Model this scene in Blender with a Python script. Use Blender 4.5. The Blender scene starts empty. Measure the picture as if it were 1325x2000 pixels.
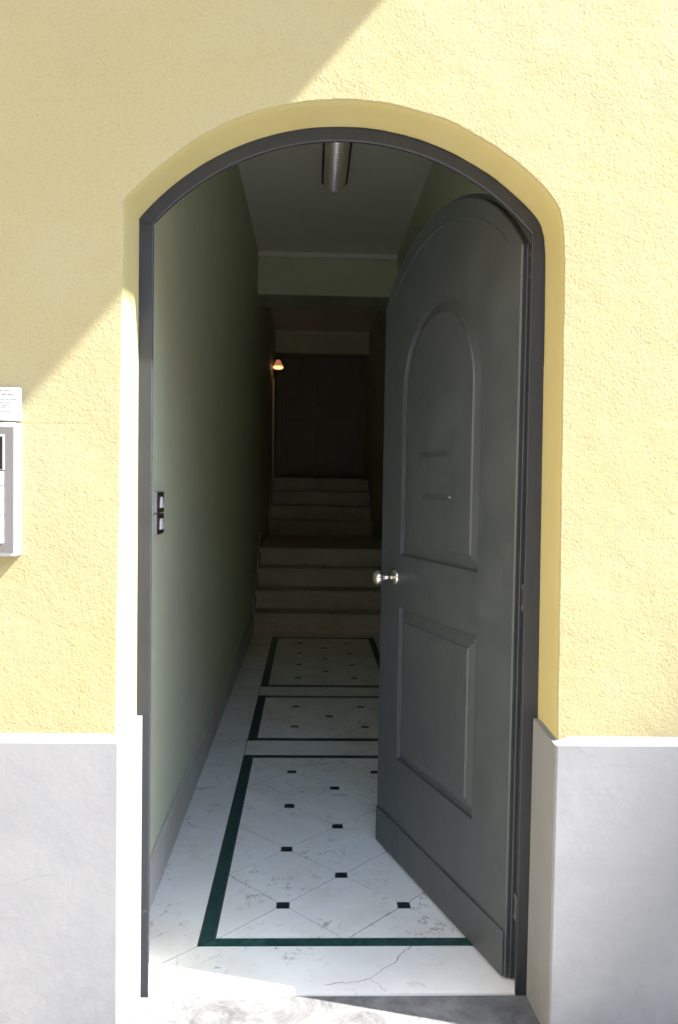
import bpy, bmesh, math, random
from mathutils import Vector, Matrix, noise

random.seed(7)
scn = bpy.context.scene
col = scn.collection

# ------------------------------------------------------------------ camera
CAM = bpy.data.cameras.new('camera')
cam = bpy.data.objects.new('camera', CAM)
col.objects.link(cam)
RW = Matrix(((0.99930352, -0.01489072, 0.03421601),
             (-0.03359595, 0.04006857, 0.99863198),
             (0.01624134, 0.99908597, -0.03954039)))      # columns: right, up, forward
cm = Matrix.Identity(4)
for i in range(3):
    cm[i][0] = RW[i][0]; cm[i][1] = RW[i][1]; cm[i][2] = -RW[i][2]
cm[0][3], cm[1][3], cm[2][3] = 0.0, -2.1985, 1.40
cam.matrix_world = cm
CAM.sensor_fit = 'VERTICAL'; CAM.sensor_height = 36.0; CAM.sensor_width = 24.0
CAM.lens = 1620 / 2000 * 36
CAM.clip_start = 0.05; CAM.clip_end = 1500
scn.camera = cam

# ------------------------------------------------------------------ light
SUN_AZ = math.radians(15.8)          # angle of the light to the facade plane
SUN_EL = math.radians(48.1)
to_sun = Vector((math.cos(SUN_EL) * math.cos(SUN_AZ), -math.cos(SUN_EL) * math.sin(SUN_AZ), math.sin(SUN_EL)))
world = bpy.data.worlds.new('World'); scn.world = world; world.use_nodes = True
wn = world.node_tree.nodes; wl = world.node_tree.links
sky = wn.new('ShaderNodeTexSky'); sky.sky_type = 'NISHITA'; sky.sun_disc = False
sky.sun_elevation = SUN_EL
sky.sun_rotation = math.atan2(to_sun.x, to_sun.y)
sky.air_density = 1.0; sky.dust_density = 1.0; sky.ozone_density = 1.0
wl.new(sky.outputs[0], wn['Background'].inputs[0])
wn['Background'].inputs[1].default_value = 0.15
SL = bpy.data.lights.new('sun', 'SUN'); SL.energy = 5.0; SL.angle = math.radians(0.53); SL.color = (1.0, 0.975, 0.94)
sun = bpy.data.objects.new('sun', SL); col.objects.link(sun)
sun.rotation_euler = (-to_sun).to_track_quat('-Z', 'Y').to_euler(); sun.location = to_sun * 30
vs = scn.view_settings
vs.view_transform = 'Standard'; vs.look = 'None'; vs.gamma = 1.0; vs.use_curve_mapping = False
vs.exposure = 2.55
scn.cycles.use_denoising = True
scn.cycles.max_bounces = 10; scn.cycles.diffuse_bounces = 7; scn.cycles.glossy_bounces = 6
scn.cycles.caustics_reflective = True; scn.cycles.blur_glossy = 0.15
scn.cycles.sample_clamp_indirect = 12.0

# ------------------------------------------------------------------ materials
def mat(name, color, rough=0.6, metal=0.0, spec=0.5):
    m = bpy.data.materials.new(name); m.use_nodes = True
    b = m.node_tree.nodes['Principled BSDF']
    b.inputs['Base Color'].default_value = (*color, 1)
    b.inputs['Roughness'].default_value = rough
    b.inputs['Metallic'].default_value = metal
    b.inputs['Specular IOR Level'].default_value = spec
    return m

class NT:
    def __init__(s, m):
        s.n = m.node_tree.nodes; s.l = m.node_tree.links; s.b = s.n['Principled BSDF']
        s.geo = s.n.new('ShaderNodeNewGeometry')
        s.pos = s.geo.outputs['Position']
    def noise(s, scale, detail=4, rough=0.55, vec=None, dist=0.0):
        t = s.n.new('ShaderNodeTexNoise')
        t.inputs['Scale'].default_value = scale; t.inputs['Detail'].default_value = detail
        t.inputs['Roughness'].default_value = rough; t.inputs['Distortion'].default_value = dist
        s.l.new(vec if vec is not None else s.pos, t.inputs['Vector']); return t.outputs[0]
    def voro(s, scale, feature='F1', vec=None, rnd=1.0, out='Distance'):
        t = s.n.new('ShaderNodeTexVoronoi'); t.feature = feature
        t.inputs['Scale'].default_value = scale; t.inputs['Randomness'].default_value = rnd
        s.l.new(vec if vec is not None else s.pos, t.inputs['Vector']); return t.outputs[out]
    def ramp(s, v, stops, mode='LINEAR'):
        r = s.n.new('ShaderNodeValToRGB'); r.color_ramp.interpolation = mode
        while len(r.color_ramp.elements) < len(stops): r.color_ramp.elements.new(0.5)
        for e, (p, c) in zip(r.color_ramp.elements, stops):
            e.position = p; e.color = (*c, 1) if len(c) == 3 else c
        s.l.new(v, r.inputs[0]); return r.outputs[0]
    def math(s, op, a, b=None, c=None):
        t = s.n.new('ShaderNodeMath'); t.operation = op
        for i, v in enumerate((a, b, c)):
            if v is None: continue
            if isinstance(v, (int, float)): t.inputs[i].default_value = v
            else: s.l.new(v, t.inputs[i])
        return t.outputs[0]
    def mix(s, f, a, b, mode='MIX'):
        t = s.n.new('ShaderNodeMix'); t.data_type = 'RGBA'; t.blend_type = mode
        for i, v in ((0, f), (6, a), (7, b)):
            if isinstance(v, (int, float)): t.inputs[i].default_value = v
            elif isinstance(v, tuple): t.inputs[i].default_value = (*v, 1)
            else: s.l.new(v, t.inputs[i])
        return t.outputs[2]
    def bump(s, h, strength, dist, prev=None):
        b = s.n.new('ShaderNodeBump'); b.inputs['Strength'].default_value = strength
        b.inputs['Distance'].default_value = dist
        s.l.new(h, b.inputs['Height'])
        if prev is not None: s.l.new(prev, b.inputs['Normal'])
        return b.outputs[0]
    def warp(s, scale, amt, vec=None):
        w = s.n.new('ShaderNodeTexNoise'); w.inputs['Scale'].default_value = scale; w.inputs['Detail'].default_value = 4
        v = vec if vec is not None else s.pos
        s.l.new(v, w.inputs['Vector'])
        m_ = s.n.new('ShaderNodeVectorMath'); m_.operation = 'SCALE'; m_.inputs['Scale'].default_value = amt
        s.l.new(w.outputs['Color'], m_.inputs[0])
        a = s.n.new('ShaderNodeVectorMath'); a.operation = 'ADD'
        s.l.new(v, a.inputs[0]); s.l.new(m_.outputs[0], a.inputs[1]); return a.outputs[0]
    def base(s, c): s.l.new(c, s.b.inputs['Base Color'])
    def normal(s, c): s.l.new(c, s.b.inputs['Normal'])
    def rough(s, c): s.l.new(c, s.b.inputs['Roughness'])
    def sep(s):
        t = s.n.new('ShaderNodeSeparateXYZ'); s.l.new(s.pos, t.inputs[0]); return t.outputs
    def offset_pos(s, amount=7.0):
        oi = s.n.new('ShaderNodeObjectInfo'); v = s.n.new('ShaderNodeVectorMath'); v.operation = 'SCALE'
        cx = s.n.new('ShaderNodeCombineXYZ')
        for i in range(3): s.l.new(oi.outputs['Random'], cx.inputs[i])
        s.l.new(cx.outputs[0], v.inputs[0]); v.inputs['Scale'].default_value = amount
        a = s.n.new('ShaderNodeVectorMath'); a.operation = 'ADD'
        s.l.new(s.pos, a.inputs[0]); s.l.new(v.outputs[0], a.inputs[1])
        return a.outputs[0], oi.outputs['Random']

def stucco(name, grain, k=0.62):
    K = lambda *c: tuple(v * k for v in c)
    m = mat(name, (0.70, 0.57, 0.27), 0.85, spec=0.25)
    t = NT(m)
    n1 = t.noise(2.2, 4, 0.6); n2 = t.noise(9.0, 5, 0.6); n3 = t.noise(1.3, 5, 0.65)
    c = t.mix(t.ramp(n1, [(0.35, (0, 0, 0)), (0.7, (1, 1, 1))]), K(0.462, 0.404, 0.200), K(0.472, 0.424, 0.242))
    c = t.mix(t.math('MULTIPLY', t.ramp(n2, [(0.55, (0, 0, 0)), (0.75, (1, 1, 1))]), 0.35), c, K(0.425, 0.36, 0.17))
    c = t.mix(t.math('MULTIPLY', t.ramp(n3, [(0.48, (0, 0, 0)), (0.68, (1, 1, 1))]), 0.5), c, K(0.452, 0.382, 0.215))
    if grain:
        g1 = t.noise(165, 3, 0.62, dist=0.5)
        g2 = t.voro(130, 'SMOOTH_F1')
        h = t.math('ADD', g1, t.math('MULTIPLY', g2, -0.45))
        h = t.math('ADD', h, t.math('MULTIPLY', t.noise(38, 2), 0.35))
        c = t.mix(1.0, c, t.ramp(g1, [(0.28, (0.86, 0.85, 0.82)), (0.5, (1, 1, 1))]), 'MULTIPLY')
        # faint day joint in the render, left of the doorway
        X, _, Z = t.sep()
        d = t.math('ABSOLUTE', t.math('SUBTRACT', t.math('ADD', Z, t.math('MULTIPLY', n2, 0.006)), 1.5265))
        joint = t.math('MULTIPLY', t.ramp(d, [(0.0010, (1, 1, 1)), (0.0030, (0, 0, 0))]), t.math('LESS_THAN', X, -0.475))
        c = t.mix(t.math('MULTIPLY', joint, 0.10), c, (0.20, 0.16, 0.08))
        h = t.math('SUBTRACT', h, t.math('MULTIPLY', joint, 0.18))
        nb = t.bump(h, 0.34, 0.0042)
        nb = t.bump(t.noise(5, 4, 0.6), 0.5, 0.012, nb)
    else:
        c = t.mix(1.0, c, (1.02, 0.99, 0.86), 'MULTIPLY')  # warmer tint stands in for bounced light on the reveal
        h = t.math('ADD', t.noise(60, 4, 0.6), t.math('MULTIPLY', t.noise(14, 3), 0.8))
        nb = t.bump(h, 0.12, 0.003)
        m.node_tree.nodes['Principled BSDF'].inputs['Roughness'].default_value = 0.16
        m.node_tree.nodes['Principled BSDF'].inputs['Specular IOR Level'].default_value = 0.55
    t.base(c); t.normal(nb)
    return m
M_STUCCO = stucco('yellow_render', True)
M_REVEAL_LIT = stucco('yellow_reveal_lit', False, 1.0)  # same paint as the wall, brightened to carry warm bounced light

def plinth_mat():
    m = mat('grey_plinth_paint', (0.5, 0.5, 0.52), 0.75, spec=0.3); t = NT(m)
    n1 = t.noise(3.2, 6, 0.62, dist=0.6); n2 = t.noise(18, 5, 0.65); n3 = t.noise(1.3, 3)
    c = t.mix(t.ramp(n1, [(0.33, (0, 0, 0)), (0.68, (1, 1, 1))]), (0.167, 0.169, 0.174), (0.191, 0.192, 0.195))
    c = t.mix(t.math('MULTIPLY', t.ramp(n2, [(0.52, (0, 0, 0)), (0.72, (1, 1, 1))]), 0.3), c, (0.153, 0.154, 0.160))
    z = t.sep()[2]
    low = t.math('MULTIPLY', t.ramp(z, [(0.0, (1, 1, 1)), (0.32, (0, 0, 0))]), t.ramp(t.noise(11, 6, 0.7), [(0.45, (0, 0, 0)), (0.62, (1, 1, 1))]))
    c = t.mix(t.math('MULTIPLY', low, 0.32), c, (0.112, 0.113, 0.117))
    hl = t.math('MULTIPLY', t.ramp(t.voro(2.6, 'DISTANCE_TO_EDGE', t.warp(5.0, 0.22)), [(0.0, (1, 1, 1)), (0.006, (0, 0, 0))]),
                t.ramp(t.noise(2.4, 2), [(0.52, (0, 0, 0)), (0.6, (1, 1, 1))]))
    c = t.mix(t.math('MULTIPLY', hl, 0.35), c, (0.10, 0.10, 0.10))
    t.base(c)
    t.normal(t.bump(t.math('ADD', t.noise(5, 5, 0.6), t.math('MULTIPLY', t.noise(80, 3), 0.06)), 0.22, 0.010))
    return m
M_PLINTH = plinth_mat()

def door_mat(name, colr, rough):
    m = mat(name, colr, rough, spec=0.5); t = NT(m)
    n = t.noise(6, 5, 0.6); n2 = t.noise(45, 4, 0.6)
    t.rough(t.ramp(n, [(0.3, (rough - .06,) * 3), (0.7, (rough + .12,) * 3)]))
    c = t.mix(t.ramp(n, [(0.35, (0, 0, 0)), (0.7, (1, 1, 1))]), colr, tuple(v * 1.25 for v in colr))
    c = t.mix(t.math('MULTIPLY', t.ramp(n2, [(0.62, (0, 0, 0)), (0.75, (1, 1, 1))]), 0.25), c, tuple(v * 1.9 for v in colr))
    mp = t.n.new('ShaderNodeMapping'); mp.inputs['Scale'].default_value = (70, 70, 2.2); t.l.new(t.pos, mp.inputs['Vector'])
    st_ = t.noise(1.0, 5, 0.65, mp.outputs[0])
    c = t.mix(t.math('MULTIPLY', t.ramp(st_, [(0.4, (0, 0, 0)), (0.75, (1, 1, 1))]), 0.35), c, tuple(v * 1.7 for v in colr))
    Zc = t.sep()[2]
    scuff = t.math('MULTIPLY', t.ramp(t.noise(26, 6, 0.75, None, 1.5), [(0.60, (0, 0, 0)), (0.68, (1, 1, 1))]), t.ramp(Zc, [(0.05, (1, 1, 1)), (0.45, (0.15, 0.15, 0.15))]))
    c = t.mix(t.math('MULTIPLY', scuff, 0.5), c, (0.13, 0.125, 0.115))
    t.base(c)
    t.normal(t.bump(t.math('ADD', t.noise(16, 4), t.math('MULTIPLY', st_, 0.25)), 0.14, 0.006))
    return m
M_DOOR = door_mat('dark_grey_paint', (0.041, 0.046, 0.050), 0.38)
M_FRAME = door_mat('frame_grey_paint', (0.013, 0.0145, 0.018), 0.46)
M_MARK = mat('faded_paint_trace', (0.038, 0.040, 0.039), 0.5)
M_RUBBER = mat('black_gasket', (0.012, 0.012, 0.013), 0.6)
M_STEEL = mat('polished_steel', (0.72, 0.68, 0.62), 0.18, 1.0)
M_HINGE = mat('painted_hinge_steel', (0.11, 0.11, 0.11), 0.45, 0.3)
M_STEEL2 = mat('dull_steel', (0.42, 0.41, 0.40), 0.42, 1.0)

def marble(name, light, vein, gloss):
    m = mat(name, light, gloss); t = NT(m)
    p, rnd = t.offset_pos(9.0)
    # wandering coordinates so that the veins squiggle
    w = t.n.new('ShaderNodeTexNoise'); w.inputs['Scale'].default_value = 14; w.inputs['Detail'].default_value = 4
    t.l.new(p, w.inputs['Vector'])
    ws = t.n.new('ShaderNodeVectorMath'); ws.operation = 'SCALE'; ws.inputs['Scale'].default_value = 0.16
    t.l.new(w.outputs['Color'], ws.inputs[0])
    wa = t.n.new('ShaderNodeVectorMath'); wa.operation = 'ADD'
    t.l.new(p, wa.inputs[0]); t.l.new(ws.outputs[0], wa.inputs[1])
    e = t.voro(11, 'DISTANCE_TO_EDGE', wa.outputs[0])
    line = t.ramp(e, [(0.0, (1, 1, 1)), (0.055, (0, 0, 0))])
    mask = t.ramp(t.noise(4.5, 3, 0.6, p), [(0.50, (0, 0, 0)), (0.60, (1, 1, 1))])
    gap = t.ramp(t.noise(38, 2, 0.5, p), [(0.46, (0, 0, 0)), (0.54, (1, 1, 1))])
    v = t.math('MULTIPLY', t.math('MULTIPLY', line, mask), gap)
    spk = t.math('MULTIPLY', t.ramp(t.noise(55, 4, 0.6, p, 1.0), [(0.64, (0, 0, 0)), (0.70, (1, 1, 1))]),
                 t.ramp(t.noise(6, 2, 0.5, p), [(0.42, (0, 0, 0)), (0.6, (1, 1, 1))]))
    v = t.math('MAXIMUM', t.math('MULTIPLY', v, 0.8), t.math('MULTIPLY', spk, 0.45))
    cloud = t.ramp(t.noise(3.5, 5, 0.6, p), [(0.3, (0, 0, 0)), (0.7, (1, 1, 1))])
    c = t.mix(cloud, light, tuple(x * 0.88 for x in light))
    tint = t.math('MULTIPLY', rnd, 0.12)
    c = t.mix(tint, c, (0.62, 0.60, 0.55))
    dirt = t.math('MULTIPLY', t.ramp(t.noise(2.6, 6, 0.68), [(0.48, (0, 0, 0)), (0.70, (1, 1, 1))]), 0.6)
    c = t.mix(dirt, c, tuple(x * f for x, f in zip(light, (0.74, 0.69, 0.60))))
    c = t.mix(v, c, vein)
    t.base(c)
    t.rough(t.ramp(t.noise(9, 4, 0.6, p), [(0.3, (gloss - 0.06,) * 3), (0.75, (gloss + 0.15,) * 3)]))
    t.normal(t.bump(t.math('SUBTRACT', 0.0, v), 0.25, 0.002))
    return m
M_MARBLE = marble('white_veined_marble', (0.80, 0.787, 0.738), (0.22, 0.195, 0.18), 0.32)
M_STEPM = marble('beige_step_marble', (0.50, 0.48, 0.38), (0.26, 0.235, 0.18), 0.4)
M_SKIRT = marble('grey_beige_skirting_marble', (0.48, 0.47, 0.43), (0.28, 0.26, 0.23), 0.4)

def green():
    m = mat('dark_green_marble', (0.02, 0.05, 0.045), 0.3); t = NT(m)
    p, _ = t.offset_pos(5.0)
    n = t.noise(30, 6, 0.7, p, 1.5); n2 = t.noise(7, 4, 0.6, p)
    c = t.mix(t.ramp(n, [(0.45, (0, 0, 0)), (0.72, (1, 1, 1))]), (0.014, 0.046, 0.044), (0.06, 0.15, 0.13))
    c = t.mix(t.ramp(n2, [(0.3, (0, 0, 0)), (0.75, (1, 1, 1))]), c, (0.010, 0.032, 0.031))
    t.base(c); return m
M_GREEN = green()
M_DOT = mat('black_green_marble', (0.012, 0.022, 0.024), 0.3)
M_GROUT = mat('grey_grout', (0.13, 0.115, 0.10), 0.9)

def hallpaint(name, ca, cb):
    m = mat(name, ca, 0.55, spec=0.35); t = NT(m)
    n = t.noise(1.6, 4, 0.6); n2 = t.noise(7, 6, 0.7)
    c = t.mix(t.ramp(n, [(0.3, (0, 0, 0)), (0.7, (1, 1, 1))]), ca, cb)
    c = t.mix(t.math('MULTIPLY', t.ramp(n2, [(0.56, (0, 0, 0)), (0.7, (1, 1, 1))]), 0.18), c, tuple(v * 0.7 for v in ca))
    t.base(c)
    t.normal(t.bump(t.math('ADD', t.noise(5, 4), t.math('MULTIPLY', t.noise(70, 3), 0.2)), 0.25, 0.006))
    return m
M_HALL = hallpaint('pale_olive_wall_paint', (0.53, 0.565, 0.415), (0.575, 0.60, 0.45))
M_CEIL = hallpaint('off_white_ceiling_paint', (0.80, 0.80, 0.73), (0.83, 0.83, 0.77))
M_TRIM = mat('white_trim_paint', (0.72, 0.72, 0.68), 0.6)

def concrete():
    m = mat('worn_grey_stone', (0.3, 0.3, 0.3), 0.8); t = NT(m)
    n = t.noise(7, 7, 0.7, dist=1.2); n2 = t.noise(30, 5, 0.7); n3 = t.noise(3, 3)
    c = t.mix(t.ramp(n, [(0.35, (0, 0, 0)), (0.65, (1, 1, 1))]), (0.060, 0.060, 0.060), (0.165, 0.161, 0.157))
    c = t.mix(t.math('MULTIPLY', t.ramp(n2, [(0.5, (0, 0, 0)), (0.7, (1, 1, 1))]), 0.5), c, (0.19, 0.186, 0.181))
    c = t.mix(t.math('MULTIPLY', t.ramp(n3, [(0.5, (0, 0, 0)), (0.65, (1, 1, 1))]), 0.3), c, (0.05, 0.05, 0.05))
    t.base(c); t.normal(t.bump(t.math('ADD', n, t.math('MULTIPLY', n2, 0.4)), 0.4, 0.01))
    return m
M_STONE = concrete()
def paving():
    m = mat('street_paving', (0.27, 0.26, 0.25), 0.85); t = NT(m)
    t.base(t.ramp(t.noise(3, 5, 0.6), [(0.3, (0.235, 0.226, 0.21)), (0.7, (0.285, 0.275, 0.257))]))
    t.normal(t.bump(t.noise(20, 4), 0.3, 0.01)); return m
M_PAVE = paving()
M_WHITE = mat('white_plastic', (0.80, 0.80, 0.80), 0.4)
M_WHITE2 = mat('white_metal', (0.30, 0.30, 0.31), 0.45)
M_BROWN = mat('dark_brown_plastic', (0.035, 0.028, 0.018), 0.4)
M_BLACK = mat('black_glass', (0.006, 0.006, 0.007), 0.12)
M_INK = mat('grey_ink', (0.26, 0.26, 0.28), 0.7)
M_BRUSH = mat('brushed_grey_metal', (0.115, 0.112, 0.112), 0.45, 0.2)
M_GLASSR = mat('ribbed_glass', (0.93, 0.88, 0.86), 0.28, 0.85, 1.0)
_b = M_GLASSR.node_tree.nodes['Principled BSDF']
_b.inputs['Transmission Weight'].default_value = 0.0; _b.inputs['IOR'].default_value = 1.45
M_LAMPBODY = mat('dark_lamp_body', (0.03, 0.028, 0.025), 0.4)
M_BULB = mat('lit_bulb', (1, 0.7, 0.45), 0.5)
_b = M_BULB.node_tree.nodes['Principled BSDF']
_b.inputs['Emission Color'].default_value = (1.0, 0.52, 0.24, 1); _b.inputs['Emission Strength'].default_value = 0.32
M_SHADE = mat('amber_glass_shade', (0.5, 0.25, 0.1), 0.4)
_b = M_SHADE.node_tree.nodes['Principled BSDF']
_b.inputs['Emission Color'].default_value = (1.0, 0.40, 0.14, 1); _b.inputs['Emission Strength'].default_value = 0.07
M_ROOF = mat('terracotta_roof', (0.28, 0.12, 0.07), 0.8)
M_OCHRE = mat('ochre_bounce_render', (0.60, 0.47, 0.25), 0.85)  # for the added house on the left, ochre to throw warm light
M_HOUSE = mat('cream_render', (0.55, 0.51, 0.43), 0.85)

# ------------------------------------------------------------------ helpers
def tag(o, label=None, cat=None, group=None, kind=None):
    if label: o['label'] = label
    if cat: o['category'] = cat
    if group: o['group'] = group
    if kind: o['kind'] = kind
    return o

def thing(name, label, cat, loc=(0, 0, 0), group=None):
    o = bpy.data.objects.new(name, None); col.objects.link(o); o.location = loc
    o.empty_display_size = 0.1
    return tag(o, label, cat, group)

def link(name, me, m, parent=None, local=False):
    o = bpy.data.objects.new(name, me); col.objects.link(o)
    if m is not None and not me.materials: me.materials.append(m)
    if parent is not None:
        o.parent = parent
        if not local:                     # mesh is written in world coordinates
            r = parent
            while r.parent is not None: r = r.parent
            o.matrix_parent_inverse = Matrix.Translation(-Vector(r.location)) if parent is r else Matrix.Identity(4)
    return o

def from_bm(name, bm, m, parent=None, smooth=False, local=False):
    bmesh.ops.recalc_face_normals(bm, faces=bm.faces)
    me = bpy.data.meshes.new(name); bm.to_mesh(me); bm.free()
    if smooth:
        for p in me.polygons: p.use_smooth = True
    return link(name, me, m, parent, local)

def add_box(bm, x0, x1, y0, y1, z0, z1):
    v = [bm.verts.new(p) for p in ((x0, y0, z0), (x1, y0, z0), (x1, y1, z0), (x0, y1, z0),
                                   (x0, y0, z1), (x1, y0, z1), (x1, y1, z1), (x0, y1, z1))]
    for f in ((0, 3, 2, 1), (4, 5, 6, 7), (0, 1, 5, 4), (1, 2, 6, 5), (2, 3, 7, 6), (3, 0, 4, 7)):
        bm.faces.new([v[i] for i in f])

def box(name, x0, x1, y0, y1, z0, z1, m, parent=None, bev=0.0, local=False, seg=2):
    bm = bmesh.new(); add_box(bm, x0, x1, y0, y1, z0, z1)
    if bev: bmesh.ops.bevel(bm, geom=bm.edges[:], offset=bev, segments=seg, affect='EDGES', profile=0.5)
    return from_bm(name, bm, m, parent, local=local)

def prism_bm(pts, a0, a1, axis='z'):
    """closed polygon pts (2D) pushed from a0 to a1 along an axis"""
    bm = bmesh.new()
    def P(p, a):
        return (p[0], p[1], a) if axis == 'z' else (p[0], a, p[1]) if axis == 'y' else (a, p[0], p[1])
    lo = [bm.verts.new(P(p, a0)) for p in pts]; hi = [bm.verts.new(P(p, a1)) for p in pts]
    n = len(pts)
    bm.faces.new(lo[::-1]); bm.faces.new(hi)
    for i in range(n): bm.faces.new((lo[i], lo[(i + 1) % n], hi[(i + 1) % n], hi[i]))
    return bm

def prism(name, pts, a0, a1, m, parent=None, axis='z', bev=0.0, local=False):
    bm = prism_bm(pts, a0, a1, axis)
    if bev: bmesh.ops.bevel(bm, geom=bm.edges[:], offset=bev, segments=2, affect='EDGES', profile=0.5)
    return from_bm(name, bm, m, parent, local=local)

def lathe(name, prof, m, parent=None, seg=32, mtx=None, local=False):
    """prof: (r, h) along +Z, moved by mtx"""
    bm = bmesh.new(); rings = []
    for r, h in prof:
        if r < 1e-6: rings.append([bm.verts.new((0, 0, h))])
        else: rings.append([bm.verts.new((r * math.cos(2 * math.pi * k / seg), r * math.sin(2 * math.pi * k / seg), h)) for k in range(seg)])
    for a, b in zip(rings, rings[1:]):
        for k in range(seg):
            k2 = (k + 1) % seg
            if len(a) == 1 and len(b) == 1: continue
            if len(a) == 1: bm.faces.new((a[0], b[k], b[k2]))
            elif len(b) == 1: bm.faces.new((a[k], a[k2], b[0]))
            else: bm.faces.new((a[k], a[k2], b[k2], b[k]))
    if len(rings[0]) > 1: bm.faces.new(rings[0][::-1])
    if len(rings[-1]) > 1: bm.faces.new(rings[-1])
    if mtx is not None: bmesh.ops.transform(bm, matrix=mtx, verts=bm.verts)
    return from_bm(name, bm, m, parent, smooth=True, local=local)

def fill_loops(bm, loops, P):
    """planar sheet bounded by several closed loops (the first outside, the others holes)"""
    es = []
    for lp in loops:
        vs = [bm.verts.new(P(p)) for p in lp]
        es += [bm.edges.new((vs[i], vs[(i + 1) % len(vs)])) for i in range(len(vs))]
    bmesh.ops.triangle_fill(bm, use_beauty=True, use_dissolve=False, edges=es)

# ------------------------------------------------------------------ ground
CX, CZ, RO = 0.077, 1.625, 0.693            # circle of the arched opening
g = box('ground', -400, 400, -400, 400, -0.5, -0.16, M_PAVE); tag(g, 'grey street paving in front of the house', kind='structure')
g = box('pavement', -9, 14, -2.6, -0.19, -0.30, -0.035, M_PAVE, bev=0.008); tag(g, 'pale grey pavement along the facade', kind='structure')

# ------------------------------------------------------------------ facade
def arc(cx, cz, r, x0, x1, n):
    out = []
    a0 = math.acos(max(-1, min(1, (x0 - cx) / r))); a1 = math.acos(max(-1, min(1, (x1 - cx) / r)))
    for i in range(n + 1):
        a = a0 + (a1 - a0) * i / n
        out.append((cx + r * math.cos(a), cz + r * math.sin(a)))
    return out

def opening(xl0, xl1, xr0, xr1, r, zc=CZ, cr=0.045, zb=-0.3):
    """open polyline bottom-left > arch > bottom-right; x*0 at the spring, x*1 at the bottom"""
    A = arc(CX, zc, r, xl0, xr0, 72)
    zl, zr = A[0][1], A[-1][1]
    pts = []
    n = 40
    for i in range(n):
        t = i / n; z = zb + (zl - zb) * t
        x = xl1 + (xl0 - xl1) * max(0, (z - 0.75) / (zl - 0.75))
        pts.append((x, z))
    pts += A
    for i in range(1, n + 1):
        t = i / n; z = zr + (zb - zr) * t
        x = xr1 + (xr0 - xr1) * max(0, (z - 0.75) / (zr - 0.75))
        pts.append((x, z))
    # soften the spring corners
    for _ in range(3):
        q = pts[:]
        for i in range(1, len(pts) - 1):
            if pts[i][0] < 0: continue
            q[i] = ((pts[i - 1][0] + 2 * pts[i][0] + pts[i + 1][0]) / 4, (pts[i - 1][1] + 2 * pts[i][1] + pts[i + 1][1]) / 4)
        pts = q
    return pts

def grow(pts, d):
    out = []
    for i, p in enumerate(pts):
        a = Vector(pts[max(i - 1, 0)]); b = Vector(pts[min(i + 1, len(pts) - 1)])
        t = (b - a).normalized(); nrm = Vector((-t.y, t.x))
        out.append((p[0] + nrm.x * d, p[1] + nrm.y * d))
    return out

YW, YP = -0.152, -0.180                       # render face, plinth face
house = thing('house', 'yellow rendered house front with arched doorway and grey plinth', 'building', (0, YW, 0))
front = opening(-0.460, -0.474, 0.613, 0.630, RO + 0.001)
back = opening(-0.456, -0.4535, 0.610, 0.622, RO)
def wob(p, k):                                # hand-trowelled edge
    return noise.noise(Vector((p[0] * 9 + k, p[1] * 9, k))) * 0.0035 + noise.noise(Vector((p[0] * 40 + k, p[1] * 40, k))) * 0.0016
front = [(p[0] + wob(p, 1.3) * 0.8, p[1] + wob(p, 5.1)) for p in front]
FR = 0.0035
outer = grow(front, FR)
bm = bmesh.new()
rect = [(9, -0.3), (14, -0.3), (14, 9), (-9, 9), (-9, -0.3)]
loop = [(p[0], p[1]) for p in outer] + rect[1:]
fill_loops(bm, [loop], lambda p: (p[0], YW, p[1]))
o = from_bm('front_wall', bm, M_STUCCO, house)
tag(o, 'rough yellow rendered wall around the doorway')
# rounded arris and reveal, one continuous skin
bm = bmesh.new(); rows = []
for k in range(6):
    a = k / 5 * math.pi / 2
    d = FR * (1 - math.sin(a)); y = YW + FR * (1 - math.cos(a))
    rows.append([(p[0], y, p[1]) for p in grow(front, d)])
for k in range(1, 7):
    t = k / 6; y = YW + FR + (0.062 - YW - FR) * t; tt = min(1, (y - YW) / -YW)
    rows.append([(a[0] * (1 - tt) + b[0] * tt, y, a[1] * (1 - tt) + b[1] * tt) for a, b in zip(front, back)])
V = [[bm.verts.new(p) for p in r] for r in rows]
for i in range(len(V) - 1):
    for j in range(len(V[0]) - 1): bm.faces.new((V[i][j], V[i][j + 1], V[i + 1][j + 1], V[i + 1][j]))
o = from_bm('reveal', bm, M_REVEAL_LIT, house, smooth=True)
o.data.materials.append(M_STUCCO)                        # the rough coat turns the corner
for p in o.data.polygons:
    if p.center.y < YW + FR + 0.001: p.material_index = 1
tag(o, 'smooth yellow plaster reveal of the arch')
# inner face of the facade wall
bm = bmesh.new()
loop = [(p[0], p[1]) for p in back] + rect[1:]
fill_loops(bm, [loop], lambda p: (p[0], 0.062, p[1]))
from_bm('inner_wall_face', bm, M_HALL, house)
# plinths
def plinth(pts, bevel_face):
    bm = prism_bm(pts, -0.3, 0.764)
    top = [v for v in bm.verts if v.co.z > 0.7 and v.co.y < YP + 0.001]
    for v in top: v.co.z = 0.746
    es = [e for e in bm.edges if abs(e.verts[0].co.x - e.verts[1].co.x) < 1e-4 and abs(e.verts[0].co.y - e.verts[1].co.y) < 1e-4 and abs(e.verts[0].co.x) < 0.7 and e.verts[0].co.y < -0.1]
    bmesh.ops.bevel(bm, geom=es, offset=0.006, segments=3, affect='EDGES', profile=0.5)
    return from_bm('plinth', bm, M_PLINTH, house)
def sub(pts): return pts
# the plinth wraps from the front face into the reveal
plinth([(0.618, YP), (13.9, YP), (13.9, YW + 0.004), (0.66, YW + 0.004), (0.66, -0.002), (0.6095, -0.002)], None)
plinth([(-8.9, YP), (-0.459, YP), (-0.4385, -0.002), (-0.49, -0.002), (-0.49, YW + 0.004), (-8.9, YW + 0.004)], None)

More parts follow.
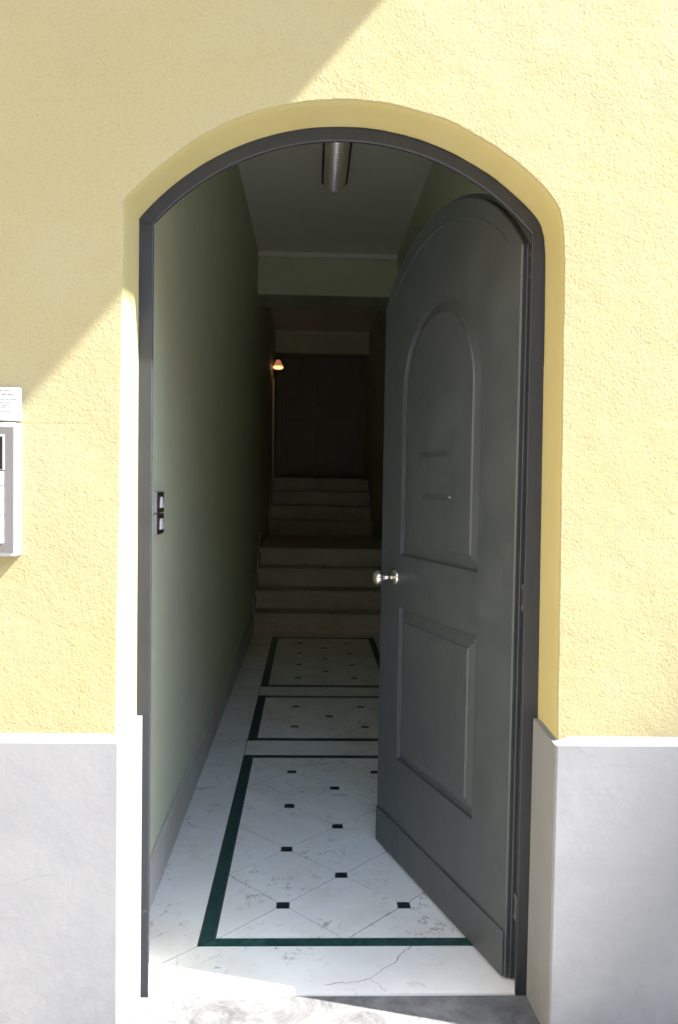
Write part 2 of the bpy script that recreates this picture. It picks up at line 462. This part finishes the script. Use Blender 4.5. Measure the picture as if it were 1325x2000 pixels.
# balcony above, out of the picture: its end throws the slanting shade
bal = thing('balcony', 'projecting concrete balcony above the left of the doorway', 'balcony', (-2.5, YW, 4.3))
box('slab', -7.0, 1.755, -1.32, YW + 0.05, 4.40, 4.56, M_HOUSE, bal, 0.01)
for k in range(30):
    x = -6.9 + k * 0.296
    if k == 0: bars = []
    o = box('railing_bar', x, x + 0.016, -1.27, -1.254, 4.55, 5.45, M_RUBBER, bal)
box('handrail', -6.95, 1.73, -1.29, -1.235, 5.45, 5.49, M_RUBBER, bal)

# neighbouring house down the street, out of the picture: its gable shades the plinth
S = 25.0
ex = Vector((0.75, YP, 0.365)) + to_sun * S
nb = thing('neighbour_house', 'tall cream house with steep gabled roof farther along the street', 'house', (ex.x + 6, ex.y + 5, -0.16))
sl = 1.94; hw = 5.0
eave = ex.z - 1.5
pts = [(ex.x - 1.5 / sl, eave), (ex.x - 1.5 / sl + hw, eave + hw * sl), (ex.x - 1.5 / sl + 2 * hw, eave)]
prism('roof', pts, ex.y, ex.y + 10, M_ROOF, nb, axis='y')
box('wall', pts[0][0] + 0.25, pts[2][0] - 0.25, ex.y + 0.25, ex.y + 9.75, -0.16, eave - 0.004, M_HOUSE, nb)
for k in range(5):
    for j in range(3):
        wx = pts[0][0] + 1.3 + j * 2.9
        w = box('window', wx, wx + 1.1, ex.y + 0.19, ex.y + 0.27, 1.2 + k * 3.2, 2.9 + k * 3.2, M_WHITE, nb, 0.01)
        box('pane', wx + 0.09, wx + 1.01, ex.y + 0.178, ex.y + 0.2, 1.29 + k * 3.2, 2.81 + k * 3.2, M_BLACK, w)

# shaded house across the street, behind the camera
oh = thing('opposite_house', 'shaded cream house across the street from the doorway', 'house', (0, -16, -0.16))
box('wall', -14, 16, -19, -13, -0.16, 6.4, M_HOUSE, oh)
prism('roof', [(-19.3, 6.404), (-12.7, 6.404), (-16, 8.3)], -14.3, 16.3, M_ROOF, oh, axis='x')
for k in range(2):
    for j in range(7):
        xx = -12.5 + j * 4.0
        w = box('window', xx, xx + 1.1, -13.04, -12.96, 1.0 + k * 3.0, 2.6 + k * 3.0, M_WHITE, oh, 0.01)
        box('pane', xx + 0.09, xx + 1.01, -12.97, -12.948, 1.09 + k * 3.0, 2.51 + k * 3.0, M_BLACK, w)

# unseen house added on the left to bounce warm light onto the right reveal
sh = thing('light_bounce_house', 'unseen ochre house added on the left to bounce warm light', 'house', (-12.5, -5.5, -0.16))
box('wall', -16, -9.06, -14, 3, -0.16, 9.5, M_OCHRE, sh)
prism('roof', [(-16.3, 9.504), (-8.8, 9.504), (-12.5, 12.0)], -14.3, 3.3, M_ROOF, sh, axis='y')
for k in range(3):
    for j in range(4):
        yy = -12.6 + j * 3.2
        w = box('window', -9.1, -9.02, yy, yy + 1.1, 1.0 + k * 3.0, 2.6 + k * 3.0, M_WHITE, sh, 0.01)
        box('pane', -9.03, -9.008, yy + 0.09, yy + 1.01, 1.09 + k * 3.0, 2.51 + k * 3.0, M_BLACK, w)

# ------------------------------------------------------------------ hall shell
XL, XR, ZC = -0.513, 0.765, 3.474
Y1 = 13.0
o = box('wall_left', XL - 0.2, XL, 0.064, Y1, -0.3, 6.2, M_HALL); tag(o, 'pale olive painted left wall of the hall', kind='structure')
o = box('wall_right', XR, XR + 0.2, 0.064, Y1, -0.3, 6.2, M_HALL); tag(o, 'pale olive painted right wall of the hall', kind='structure')
o = box('wall_back', XL, XR, 11.2, 11.4, -0.3, 6.2, M_HALL); tag(o, 'dark wall at the far end of the stairwell', kind='structure')
o = box('ceiling', XL, XR, 0.064, 5.52, ZC, ZC + 0.2, M_CEIL); tag(o, 'off-white flat hall ceiling', kind='structure')
o2 = box('ceiling', XL, XR, 6.10, 9.14, 3.40, 3.62, M_CEIL); tag(o2, 'darker ceiling over the stair landing', kind='structure')
o3 = box('ceiling', XL, XR, 9.5, 11.2, 4.6, 4.8, M_CEIL); tag(o3, 'dark ceiling over the upper flight', kind='structure')
bmn = box('beam', XL, XR, 5.52, 6.10, 3.088, 3.68, M_HALL); tag(bmn, 'olive painted beam at the end of the hall', kind='structure')
bmo = box('beam', XL, XR, 9.14, 9.5, 3.10, 4.8, M_HALL); tag(bmo, 'second beam deep in the stairwell', kind='structure')
box('cornice', XL, XR, 5.478, 5.519, 3.425, 3.473, M_TRIM, bmn, 0.008)
box('cornice', XL, XR, 9.10, 9.139, 3.345, 3.395, M_TRIM, bmo, 0.008)

# ------------------------------------------------------------------ hall floor
floor = box('floor', XL, XR, 0.012, 5.60, -0.3, -0.0045, M_GROUT)
tag(floor, 'white marble hall floor with dark green bands and dots', kind='structure')
G = 0.0022
def piece(name, pts, m, z=0.0, z0=-0.006):
    c = Vector((sum(p[0] for p in pts) / len(pts), sum(p[1] for p in pts) / len(pts)))
    q = []
    n = len(pts)
    # shrink every edge by G for the joint
    for i in range(n):
        a = Vector(pts[i - 1]); b = Vector(pts[i]); d = Vector(pts[(i + 1) % n])
        e1 = (b - a).normalized(); e2 = (d - b).normalized()
        n1 = Vector((-e1.y, e1.x)); n2 = Vector((-e2.y, e2.x))
        k = 1 + n1.dot(n2)
        q.append(tuple(b + (n1 + n2) * (G / max(k, 0.2))))
    dz = random.uniform(-0.0003, 0.0003)
    bm = prism_bm(q, z0, z + dz)
    return from_bm(name, bm, m, floor)

def clip(poly, x0, x1, y0, y1):
    def cut(pts, inside, inter):
        out = []
        for i in range(len(pts)):
            a, b = pts[i - 1], pts[i]
            ia, ib = inside(a), inside(b)
            if ib:
                if not ia: out.append(inter(a, b))
                out.append(b)
            elif ia: out.append(inter(a, b))
        return out
    def ix(x): return lambda a, b: (x, a[1] + (b[1] - a[1]) * (x - a[0]) / (b[0] - a[0]))
    def iy(y): return lambda a, b: (a[0] + (b[0] - a[0]) * (y - a[1]) / (b[1] - a[1]), y)
    for ins, it in ((lambda p: p[0] >= x0 - 1e-9, ix(x0)), (lambda p: p[0] <= x1 + 1e-9, ix(x1)),
                    (lambda p: p[1] >= y0 - 1e-9, iy(y0)), (lambda p: p[1] <= y1 + 1e-9, iy(y1))):
        poly = cut(poly, ins, it)
        if len(poly) < 3: return []
    return poly

HX, HY, DS = 0.199, 0.207, 0.020
BX0, BX1 = -0.318, 0.573           # outer edges of the green bands
IX0, IX1 = -0.270, 0.525
XC = 0.1275
def panel(ya, yb, ia, ib, yc, nj):
    # green bands with mitred corners
    for pts in (((BX0, ya), (BX1, ya), (IX1, ia), (IX0, ia)), ((BX1, ya), (BX1, yb), (IX1, ib), (IX1, ia)),
                ((BX1, yb), (BX0, yb), (IX0, ib), (IX1, ib)), ((BX0, yb), (BX0, ya), (IX0, ia), (IX0, ib))):
        piece('band', list(pts), M_GREEN)
    for i in range(-3, 4):
        for j in range(-nj - 2, nj + 3):
            x, y = XC + i * HX, yc + j * HY
            if (i + j) % 2 == 1:
                # lattice point: tile centre lies between dots
                h = DS
                def corner(sx, sy): return None
                has = lambda di, dj: abs(i + di) <= 1 and abs(j + dj) <= nj
                poly = []
                # right, top, left, bottom vertices, cut where a dot sits
                if has(1, 0): poly += [(x + HX - h, y - h * HY / HX), (x + HX - h, y + h * HY / HX)]
                else: poly += [(x + HX, y)]
                if has(0, 1): poly += [(x + h, y + HY - h * HY / HX), (x - h, y + HY - h * HY / HX)]
                else: poly += [(x, y + HY)]
                if has(-1, 0): poly += [(x - HX + h, y + h * HY / HX), (x - HX + h, y - h * HY / HX)]
                else: poly += [(x - HX, y)]
                if has(0, -1): poly += [(x - h, y - HY + h * HY / HX), (x + h, y - HY + h * HY / HX)]
                else: poly += [(x, y - HY)]
                c = clip(poly, IX0, IX1, ia, ib)
                # drop slivers
                if len(c) >= 3:
                    ar = abs(sum(c[k - 1][0] * c[k][1] - c[k][0] * c[k - 1][1] for k in range(len(c)))) / 2
                    d = [c[0]]
                    for p in c[1:]:
                        if (Vector(p) - Vector(d[-1])).length > 0.004: d.append(p)
                    if (Vector(d[0]) - Vector(d[-1])).length <= 0.004: d.pop()
                    if ar > 0.0012 and len(d) >= 3: piece('tile', d, M_MARBLE)
            elif abs(i) <= 1 and abs(j) <= nj:
                h = DS
                piece('dot_tile', [(x - h, y - h), (x + h, y - h), (x + h, y + h), (x - h, y + h)], M_DOT)
panel(0.237, 1.958, 0.281, 1.914, 1.0975, 3)
panel(2.188, 3.110, 2.236, 3.064, 2.650, 1)
panel(3.334, 5.085, 3.391, 5.033, 4.212, 3)
# marble between and around
for a, b in ((1.958, 2.188), (3.110, 3.334), (5.085, 5.30)):
    piece('slab', [(BX0, a), (BX1, a), (BX1, b), (BX0, b)], M_MARBLE)
cuts = [0.237, 1.10, 2.10, 3.22, 4.25, 5.30]
for a, b in zip(cuts, cuts[1:]):
    if a == 0.237:
        piece('slab', [(XL, 0.046), (BX0, a), (BX0, b), (XL, b)], M_MARBLE)
        piece('slab', [(BX1, a), (XR, 0.046), (XR, b), (BX1, b)], M_MARBLE)
    else:
        piece('slab', [(XL, a), (BX0, a), (BX0, b), (XL, b)], M_MARBLE)
        piece('slab', [(BX1, a), (XR, a), (XR, b), (BX1, b)], M_MARBLE)
th = piece('threshold_slab', [(XL, 0.004), (XR, 0.004), (XR, 0.046), (BX1, 0.237), (BX0, 0.237), (XL, 0.046)], M_MARBLE, z0=-0.06)
# the long crack that runs across the threshold slab
def crack(pts, w):
    bm = bmesh.new(); L, Rr = [], []
    for i, p in enumerate(pts):
        a = Vector(pts[max(0, i - 1)]); b = Vector(pts[min(len(pts) - 1, i + 1)]); t = (b - a).normalized()
        ww = w * random.uniform(0.4, 1.0)
        L.append(bm.verts.new((p[0] - t.y * ww, p[1] + t.x * ww, 0.0006))); Rr.append(bm.verts.new((p[0] + t.y * ww, p[1] - t.x * ww, 0.0006)))
    for i in range(len(pts) - 1): bm.faces.new((L[i], L[i + 1], Rr[i + 1], Rr[i]))
    return from_bm('crack', bm, mat('crack_brown', (0.26, 0.20, 0.16), 0.8), floor)
def jag(ctrl, n, amp, sd):
    rnd = random.Random(sd); out = []
    for k in range(len(ctrl) - 1):
        a, b = Vector(ctrl[k]), Vector(ctrl[k + 1])
        for i in range(n):
            t = i / n; p = a.lerp(b, t)
            out.append((p.x + rnd.uniform(-amp, amp), p.y + rnd.uniform(-amp, amp)))
    out.append(tuple(ctrl[-1])); return out
crack(jag([(0.325, 0.232), (0.285, 0.195), (0.265, 0.15), (0.215, 0.105), (0.185, 0.07), (0.15, 0.058), (0.06, 0.045)], 6, 0.0035, 3), 0.0016)
crack(jag([(0.185, 0.07), (0.21, 0.045), (0.225, 0.012)], 5, 0.003, 8), 0.0009)

# skirting along the walls
for side, x0, x1 in ((-1, XL + 0.0005, XL + 0.014), (1, XR - 0.014, XR - 0.0005)):
    w = bpy.data.objects['wall_left' if side < 0 else 'wall_right']
    for a, b in ((0.066, 1.10), (1.1015, 2.65), (2.6515, 4.2), (4.2015, 5.30)):
        box('skirting', x0, x1, a, b, 0.001, 0.148, M_SKIRT, w, 0.0015)

# doorstep
ds = box('doorstep', -0.62, 0.78, -0.42, 0.003, -0.25, -0.004, M_STONE, bev=0.004)
tag(ds, 'worn grey stone doorstep in front of the marble threshold', 'doorstep')

# ------------------------------------------------------------------ staircase
st = thing('staircase', 'dim marble staircase rising at the end of the hall', 'staircase', (0.126, 5.3, 0))
R_, T_ = 0.176, 0.27
def flight(y0, z0, n, last):
    for k in range(n):
        ya = y0 + k * T_
        yb = last if k == n - 1 else y0 + (k + 1) * T_ + 0.03
        zt = z0 + (k + 1) * R_
        s = box('step', XL + 0.001, XR - 0.001, ya, yb, z0 - 0.2 if k == 0 else z0 + k * R_ - 0.05, zt - 0.031, M_STEPM, st, 0.001)
        box('tread', XL + 0.002, XR - 0.002, ya - 0.022, yb, zt - 0.030, zt, M_STEPM, s, 0.006)
        box('skirting', XL + 0.001, XL + 0.016, ya - 0.005, min(yb, ya + T_), zt + 0.001, zt + 0.13, M_SKIRT, s, 0.001)
flight(5.30, 0.0, 4, 8.02)
flight(8.02, 4 * R_, 4, 11.25)

idr = thing('inner_door', 'dark brown panelled door at the top of the stairs', 'door', (0.126, 9.75, 8 * R_))
zi = 8 * R_
M_WOOD = mat('dark_brown_wood', (0.26, 0.24, 0.18), 0.45)
box('leaf', XL + 0.09, XR - 0.09, 9.72, 9.76, zi + 0.004, zi + 2.05, M_WOOD, idr, 0.003)
for a, b in ((XL + 0.001, XL + 0.088), (XR - 0.088, XR - 0.001)):
    box('jamb', a, b, 9.69, 9.80, zi + 0.001, zi + 2.13, M_WOOD, idr, 0.004)
for a, b in ((0.15, 0.85), (1.0, 1.9)):
    for c in (XL + 0.18, 0.126 + 0.05):
        box('panel', c, c + 0.41, 9.705, 9.722, zi + a, zi + b, M_WOOD, idr, 0.008)
o = box('wall_upper', XL, XR, 9.70, 9.80, zi + 2.132, 4.8, M_HALL); tag(o, 'dark wall above the door at the top of the stairs', kind='structure')

# ------------------------------------------------------------------ door frame
fr = thing('door_frame', 'dark grey painted arched door frame set in the reveal', 'door frame', (CX, 0.03, 0))
RI = RO - 0.036
def jamb(xi0, xi1, xo, zs):
    pts = [(xi0, -0.014), (xi1, zs), (xo, zs), (xo, -0.014)]
    bm = prism_bm(pts, 0.0, 0.012, 'y')
    es = [e for e in bm.edges if abs((e.verts[0].co - e.verts[1].co).z) > 1.0]
    bmesh.ops.bevel(bm, geom=es, offset=0.003, segments=2, affect='EDGES', profile=0.5)
    return from_bm('jamb', bm, M_FRAME, fr)
zs = CZ + math.sqrt(RI ** 2 - (0.496) ** 2)
jamb(-0.418, -0.419, -0.485, zs); jamb(0.580, 0.573, 0.650, zs)
inn = arc(CX, CZ, RI, CX - 0.496, CX + 0.496, 64)
out = arc(CX, CZ, RO + 0.024, CX - 0.562, CX + 0.573, 64)
out[0] = (-0.485, zs + 0.001); out[-1] = (0.650, zs + 0.001)
inn = [(p[0], max(p[1], zs + 0.001)) for p in inn]
bm = bmesh.new()
prof = [(0.003, 0.0), (1.0, 0.0), (1.0, 0.012), (0.0, 0.012), (0.0, 0.003)]
V = []
for a, b in zip(inn, out):
    V.append([bm.verts.new((a[0] + (b[0] - a[0]) * (t if t in (0.0, 1.0) else 0.05), y, a[1] + (b[1] - a[1]) * (t if t in (0.0, 1.0) else 0.05))) for t, y in prof])
for i in range(len(V) - 1):
    for k in range(len(prof)):
        k2 = (k + 1) % len(prof)
        bm.faces.new((V[i][k], V[i + 1][k], V[i + 1][k2], V[i][k2]))
bm.faces.new(V[0]); bm.faces.new(V[-1][::-1])
from_bm('arch_head', bm, M_FRAME, fr)
# rebate behind the frame face, coloured black for the shade in the gap
for x0, x1 in ((-0.485, -0.441), (0.594, 0.650)):
    box('rebate', x0, x1, 0.0125, 0.0605, -0.003, zs, M_RUBBER, fr)
# ragged paint where the frame meets the plaster
bm = bmesh.new(); vs0 = []
arch_pts = [p for p in back if p[1] > 1.7]
for i, p in enumerate(arch_pts):
    wd = max(0.0006, 0.0022 + 0.0045 * noise.noise(Vector((p[0] * 60, p[1] * 60, 3.3))) + (0.001 if p[0] > 0.1 else -0.0012))
    q = (p[0] + (CX - p[0]) * 0.004, p[1] + (CZ - p[1]) * 0.004)
    n_ = Vector((q[0] - CX, q[1] - CZ)).normalized() * -0.001
    vs0.append((bm.verts.new((q[0] + n_.x, -0.0005, q[1] + n_.y)), bm.verts.new((q[0] + n_.x * 0.3, -wd - 0.0005, q[1] + n_.y * 0.3))))
for a, b in zip(vs0, vs0[1:]): bm.faces.new((a[0], b[0], b[1], a[1]))
from_bm('paint_smear', bm, M_FRAME, fr)
# hinge leaves on the right jamb
for z in (1.985, 1.085, 0.225):
    h = box('hinge', 0.580, 0.5938, 0.024, 0.046, z - 0.036, z + 0.036, M_HINGE, fr, 0.002)
    box('hinge_slot', 0.5792, 0.581, 0.030, 0.048, z - 0.022, z + 0.022, M_RUBBER, h)

# ------------------------------------------------------------------ door leaf
LA = Vector((0.274, 0.971, 0)); LB = Vector((0.563, 0.061, 0))
ux = (LA - LB).normalized()
door = thing('door', 'dark grey panelled arched door standing open inwards', 'door', (LB.x, LB.y, 0.0))
door.rotation_euler = (0, 0, math.atan2(ux.y, ux.x))
L = 0.972; ZB = 0.007
def leaf_outline(u0, u1, rise_top, zs_, n=48):
    hw = (u1 - u0) / 2; c = (u0 + u1) / 2; rise = rise_top - zs_
    r = (hw * hw + rise * rise) / (2 * rise)
    return [(u0, ZB)] + [(u1, ZB)] + [(p[0], p[1]) for p in arc(c, rise_top - r, r, u1, u0, n)]
def panel_arch(u0, u1, z0, zs_, top, n=28):
    hw = (u1 - u0) / 2; c = (u0 + u1) / 2; rise = top - zs_
    pts = [(u0, z0), (u1, z0)]
    for i in range(n + 1):
        a = math.pi * i / n
        pts.append((c + hw * math.cos(a), zs_ + rise * math.sin(a)))
    return pts
def panel_rect(u0, u1, z0, z1): return [(u0, z0), (u1, z0), (u1, z1), (u0, z1)]
def skin(bm, a, ya, b, yb):
    va = [bm.verts.new((p[0], ya, p[1])) for p in a]; vb = [bm.verts.new((p[0], yb, p[1])) for p in b]
    n = len(a)
    for i in range(n): bm.faces.new((va[i], va[(i + 1) % n], vb[(i + 1) % n], vb[i]))
FO = leaf_outline(0.0, L - 0.016, 2.292, 2.045)
BO = leaf_outline(-0.014, L, 2.306, 2.052)
UP = panel_arch(0.206, 0.776, 1.128, 1.700, 2.000)
LO = panel_rect(0.206, 0.776, 0.378, 0.938)
def lerp_out(a, d):                     # offset closed loop inwards
    q = []
    n = len(a)
    for i in range(n):
        p0, p1, p2 = Vector(a[i - 1]), Vector(a[i]), Vector(a[(i + 1) % n])
        e1 = (p1 - p0).normalized(); e2 = (p2 - p1).normalized()
        n1 = Vector((-e1.y, e1.x)); n2 = Vector((-e2.y, e2.x)); k = 1 + n1.dot(n2)
        q.append(tuple(p1 + (n1 + n2) * (d / max(k, 0.3))))
    return q
bm = bmesh.new()
BEV = 0.004
fill_loops(bm, [lerp_out(FO, BEV), UP, LO], lambda p: (p[0], 0.0, p[1]))
skin(bm, lerp_out(FO, BEV), 0.0, FO, -BEV)
skin(bm, FO, -BEV, FO, -0.024)
fill_loops(bm, [BO, ], lambda p: (p[0], -0.024, p[1]))
skin(bm, BO, -0.024, BO, -0.056)
fill_loops(bm, [BO], lambda p: (p[0], -0.056, p[1]))
for hole in (UP, LO):
    skin(bm, hole, 0.0, lerp_out(hole, 0.002), -0.010)
    skin(bm, lerp_out(hole, 0.002), -0.010, lerp_out(hole, 0.006), -0.013)
leaf = from_bm('leaf', bm, M_DOOR, door, local=True)
def field(hole, label):
    bm = bmesh.new()
    a = lerp_out(hole, 0.006); b = lerp_out(hole, 0.012); c = lerp_out(hole, 0.046); d = lerp_out(hole, 0.050)
    skin(bm, a, -0.013, b, -0.0125); skin(bm, b, -0.0125, c, -0.003); skin(bm, c, -0.003, d, 0.0015)
    fill_loops(bm, [d], lambda p: (p[0], 0.0015, p[1]))
    bmesh.ops.remove_doubles(bm, verts=bm.verts, dist=1e-5)
    o = from_bm('panel', bm, M_DOOR, door, local=True)
    o['label'] = label; return o
field(UP, 'tall round-topped raised panel'); field(LO, 'square lower raised panel')
# thin bead that follows the arch of the leaf
bo = arc((L - 0.016) / 2, 2.236 - 0.60, 0.60, L - 0.10, 0.085, 40)
bi = arc((L - 0.016) / 2, 2.236 - 0.60, 0.588, L - 0.10, 0.085, 40)
bm = bmesh.new()
V = []
for a, b in zip(bo, bi):
    V.append([bm.verts.new((a[0], -0.0005, a[1])), bm.verts.new(((a[0] + b[0]) / 2, 0.0042, (a[1] + b[1]) / 2)), bm.verts.new((b[0], -0.0005, b[1]))])
for i in range(len(V) - 1):
    for k in range(2): bm.faces.new((V[i][k], V[i + 1][k], V[i + 1][k + 1], V[i][k + 1]))
from_bm('arch_bead', bm, M_DOOR, door, smooth=True, local=True)
box('kick_board', 0.004, L - 0.024, -0.002, 0.007, ZB + 0.002, 0.140, M_DOOR, door, 0.003, local=True)
box('edge_strip', -0.0100, -0.0055, -0.024, -0.012, ZB, 2.046, M_DOOR, door, 0.002, local=True)
box('gasket', -0.0225, -0.0145, -0.050, -0.030, ZB, 2.04, M_RUBBER, door, 0.002, local=True)
# knob
KU, KZ = 0.815, 1.043
mt = Matrix.Translation((KU, 0.0, KZ)) @ Matrix.Rotation(-math.pi / 2, 4, 'X')
kn = lathe('knob', [(0.0, 0.088), (0.012, 0.0875), (0.021, 0.084), (0.0265, 0.077), (0.028, 0.069), (0.0265, 0.060), (0.021, 0.053), (0.013, 0.049), (0.010, 0.046)][::-1], M_STEEL, door, mtx=mt, local=True)
lathe('stem', [(0.010, 0.008), (0.0095, 0.030), (0.0105, 0.047)], M_STEEL, kn, mtx=mt, local=True)
lathe('rose', [(0.030, -0.001), (0.030, 0.004), (0.027, 0.009), (0.018, 0.012), (0.0115, 0.013), (0.0, 0.0135)], M_STEEL, kn, mtx=mt, local=True)
box('latch_plate', L - 0.003, L + 0.0025, -0.052, -0.028, 0.935, 1.010, M_STEEL2, door, 0.001, local=True)
box('latch_bolt', L, L + 0.013, -0.047, -0.033, 0.955, 0.990, M_STEEL, door, 0.003, local=True)
# traces of things that were once screwed to the upper panel
def trace(u0, u1, z0, z1, name='paint_trace'):
    return box(name, u0, u1, 0.001, 0.0018, z0, z1, M_MARK, door, 0.0, local=True)
trace(0.415, 0.615, 1.478, 1.498); trace(0.392, 0.404, 1.455, 1.500); trace(0.612, 0.622, 1.452, 1.485)
trace(0.415, 0.60, 1.338, 1.358)
for u in (0.628, 0.52, 0.425):
    lathe('screw_hole', [(0.0055, 0.0), (0.0055, 0.0022), (0.0, 0.0022)], M_MARK, door, 12, Matrix.Translation((u, 0.0, 1.682)) @ Matrix.Rotation(-math.pi / 2, 4, 'X'), local=True)
box('chipped_paint', 0.386, 0.398, 0.001, 0.0022, 1.345, 1.350, M_WHITE2, door, 0.0005, local=True)
box('chipped_paint', 0.216, 0.222, -0.012, -0.007, 0.915, 0.922, M_WHITE2, door, 0.0005, local=True)

# ------------------------------------------------------------------ wall switches
for z, lab, flip in ((1.3135, 'upper brown framed light switch on the left hall wall', 1), (1.2415, 'lower brown framed light switch on the left hall wall', -1)):
    s = thing('light_switch', lab, 'light switch', (XL, 0.588, z), 'light switches by the door')
    box('back_box', XL, XL + 0.010, 0.531, 0.645, z - 0.0345, z + 0.0345, M_WHITE2, s, 0.002)
    box('frame', XL + 0.0095, XL + 0.014, 0.5315, 0.6445, z - 0.034, z + 0.034, M_BROWN, s, 0.002)
    k = 0.55 if flip > 0 else 0.85
    pts = [(0.563, z - 0.018), (0.613, z - 0.018), (0.588 + 0.025 * k * 0.7, z + 0.018), (0.588 - 0.025 * k * 0.7, z + 0.018)]
    prism('rocker', pts, XL + 0.013, XL + 0.019, M_WHITE, s, axis='x', bev=0.001)

# ------------------------------------------------------------------ ceiling light
cl = thing('ceiling_light', 'ribbed glass tube light fixed to the hall ceiling', 'ceiling light', (0.13, 3.06, ZC))
LX, LY0, LY1 = 0.130, 2.46, 3.66
def stadium(hw, y0, y1, n=14):
    pts = []
    for i in range(n + 1):
        a = -math.pi / 2 + math.pi * i / n; pts.append((LX + hw * math.cos(a + math.pi / 2), y1 + hw * math.sin(a + math.pi / 2) - hw))
    for i in range(n + 1):
        a = math.pi / 2 + math.pi * i / n; pts.append((LX + hw * math.cos(a + math.pi / 2), y0 + hw * math.sin(a + math.pi / 2) + hw))
    return pts
prism('base', stadium(0.088, LY0, LY1), ZC - 0.045, ZC, M_LAMPBODY, cl)
prism('reflector', stadium(0.066, LY0 + 0.02, LY1 - 0.02), ZC - 0.052, ZC - 0.044, M_STEEL2, cl)
bm = bmesh.new(); rows = []
NR = 560; hw = 0.070
for i in range(NR + 1):
    y = LY0 + 0.012 + (LY1 - LY0 - 0.062) * i / NR
    rib = 0.0075 * math.cos(i * math.pi / 8)
    e = min(1.0, (y - LY0) / 0.07, (LY1 - 0.045 - y) / 0.05); e = math.sqrt(max(0.02, 1 - (1 - e) ** 2))
    row = []
    for k in range(15):
        a = math.pi * k / 14
        row.append(bm.verts.new((LX + (hw * e + rib) * math.cos(a), y, ZC - 0.044 - (0.058 * e + rib) * math.sin(a))))
    rows.append(row)
for a, b in zip(rows, rows[1:]):
    for k in range(14): bm.faces.new((a[k], a[k + 1], b[k + 1], b[k]))
from_bm('diffuser', bm, M_GLASSR, cl, smooth=True)
lathe('tube', [(0.0, 0), (0.013, 0.001), (0.013, 1.08), (0.0, 1.081)], M_WHITE, cl, 16, Matrix.Translation((LX, LY0 + 0.06, ZC - 0.072)) @ Matrix.Rotation(-math.pi / 2, 4, 'X'))

# ------------------------------------------------------------------ lit lamp deep in the stairwell
wlp = thing('wall_lamp', 'small lit amber wall lamp above the stairs', 'wall lamp', (XL, 8.4, 2.76))
T0 = Matrix.Translation((-0.437, 8.4, 2.76))
box('bracket', XL + 0.0005, -0.42, 8.392, 8.408, 2.90, 2.915, M_LAMPBODY, wlp)
lathe('shade', [(0.062, 0.062), (0.040, 0.10), (0.018, 0.138), (0.0, 0.14)], M_SHADE, wlp, 24, T0)
lathe('bulb', [(0.0, 0.018), (0.045, 0.022), (0.064, 0.036), (0.066, 0.050), (0.05, 0.058), (0.0, 0.060)], M_BULB, wlp, 24, T0)
lathe('glowing_collar', [(0.036, 0.085), (0.030, 0.102), (0.024, 0.118), (0.0, 0.119)], M_SHADE, wlp, 24, T0 @ Matrix.Scale(1.12, 4))
pp = lathe('conduit', [(0.0, 0.0), (0.011, 0.001), (0.011, 1.62), (0.0, 1.621)], M_TRIM, None, 12, Matrix.Translation((XL + 0.013, 8.6, 1.06)))
tag(pp, 'thin pale vertical conduit on the left stairwell wall', 'conduit')

# ------------------------------------------------------------------ plaque and entry panel at the left edge
pq = thing('plaque', 'white name plaque with grey printed lines beside the door', 'plaque', (-0.80, YW, 1.568))
box('plate', -0.905, -0.7045, YW - 0.010, YW + 0.004, 1.5285, 1.6085, M_WHITE, pq, 0.0015)
rnd = random.Random(4)
for z, xr, h in ((1.6005, -0.728, 0.0034), (1.5915, -0.722, 0.0046), (1.5795, -0.7125, 0.0030), (1.5706, -0.724, 0.0032), (1.5648, -0.728, 0.0026), (1.5590, -0.7235, 0.0026), (1.5505, -0.718, 0.0020)):
    x = -0.895
    while x < xr - 0.004:
        w = min(rnd.uniform(0.006, 0.022), xr - x)
        box('printed_word', x, x + w, YW - 0.0106, YW - 0.0098, z - h / 2, z + h / 2, M_INK, pq)
        x += w + 0.0025
ep = thing('entry_panel', 'grey metal entry panel with black screen and pale buttons below the plaque', 'intercom', (-0.79, YW, 1.36))
EX0, EX1, EY = -0.885, -0.7035, -0.200
bm = bmesh.new(); add_box(bm, EX0, EX1, EY, YW + 0.004, 1.203, 1.5215)
bmesh.ops.bevel(bm, geom=bm.edges[:], offset=0.002, segments=2, affect='EDGES', profile=0.5)
from_bm('housing', bm, M_WHITE2, ep)
box('face', EX0 + 0.004, EX1 - 0.003, EY - 0.003, EY + 0.002, 1.213, 1.511, M_BRUSH, ep, 0.001)
tr = box('screen_trim', EX0 + 0.03, -0.7265, EY - 0.007, EY - 0.002, 1.409, 1.4925, M_WHITE2, ep, 0.001)
box('screen', EX0 + 0.035, -0.7305, EY - 0.0078, EY - 0.006, 1.4105, 1.488, M_BLACK, tr)
for k in range(5):
    z1 = 1.405 - k * 0.0345
    b = box('button', EX0 + 0.03, -0.729, EY - 0.008, EY - 0.002, z1 - 0.032, z1, M_WHITE, ep, 0.0015)
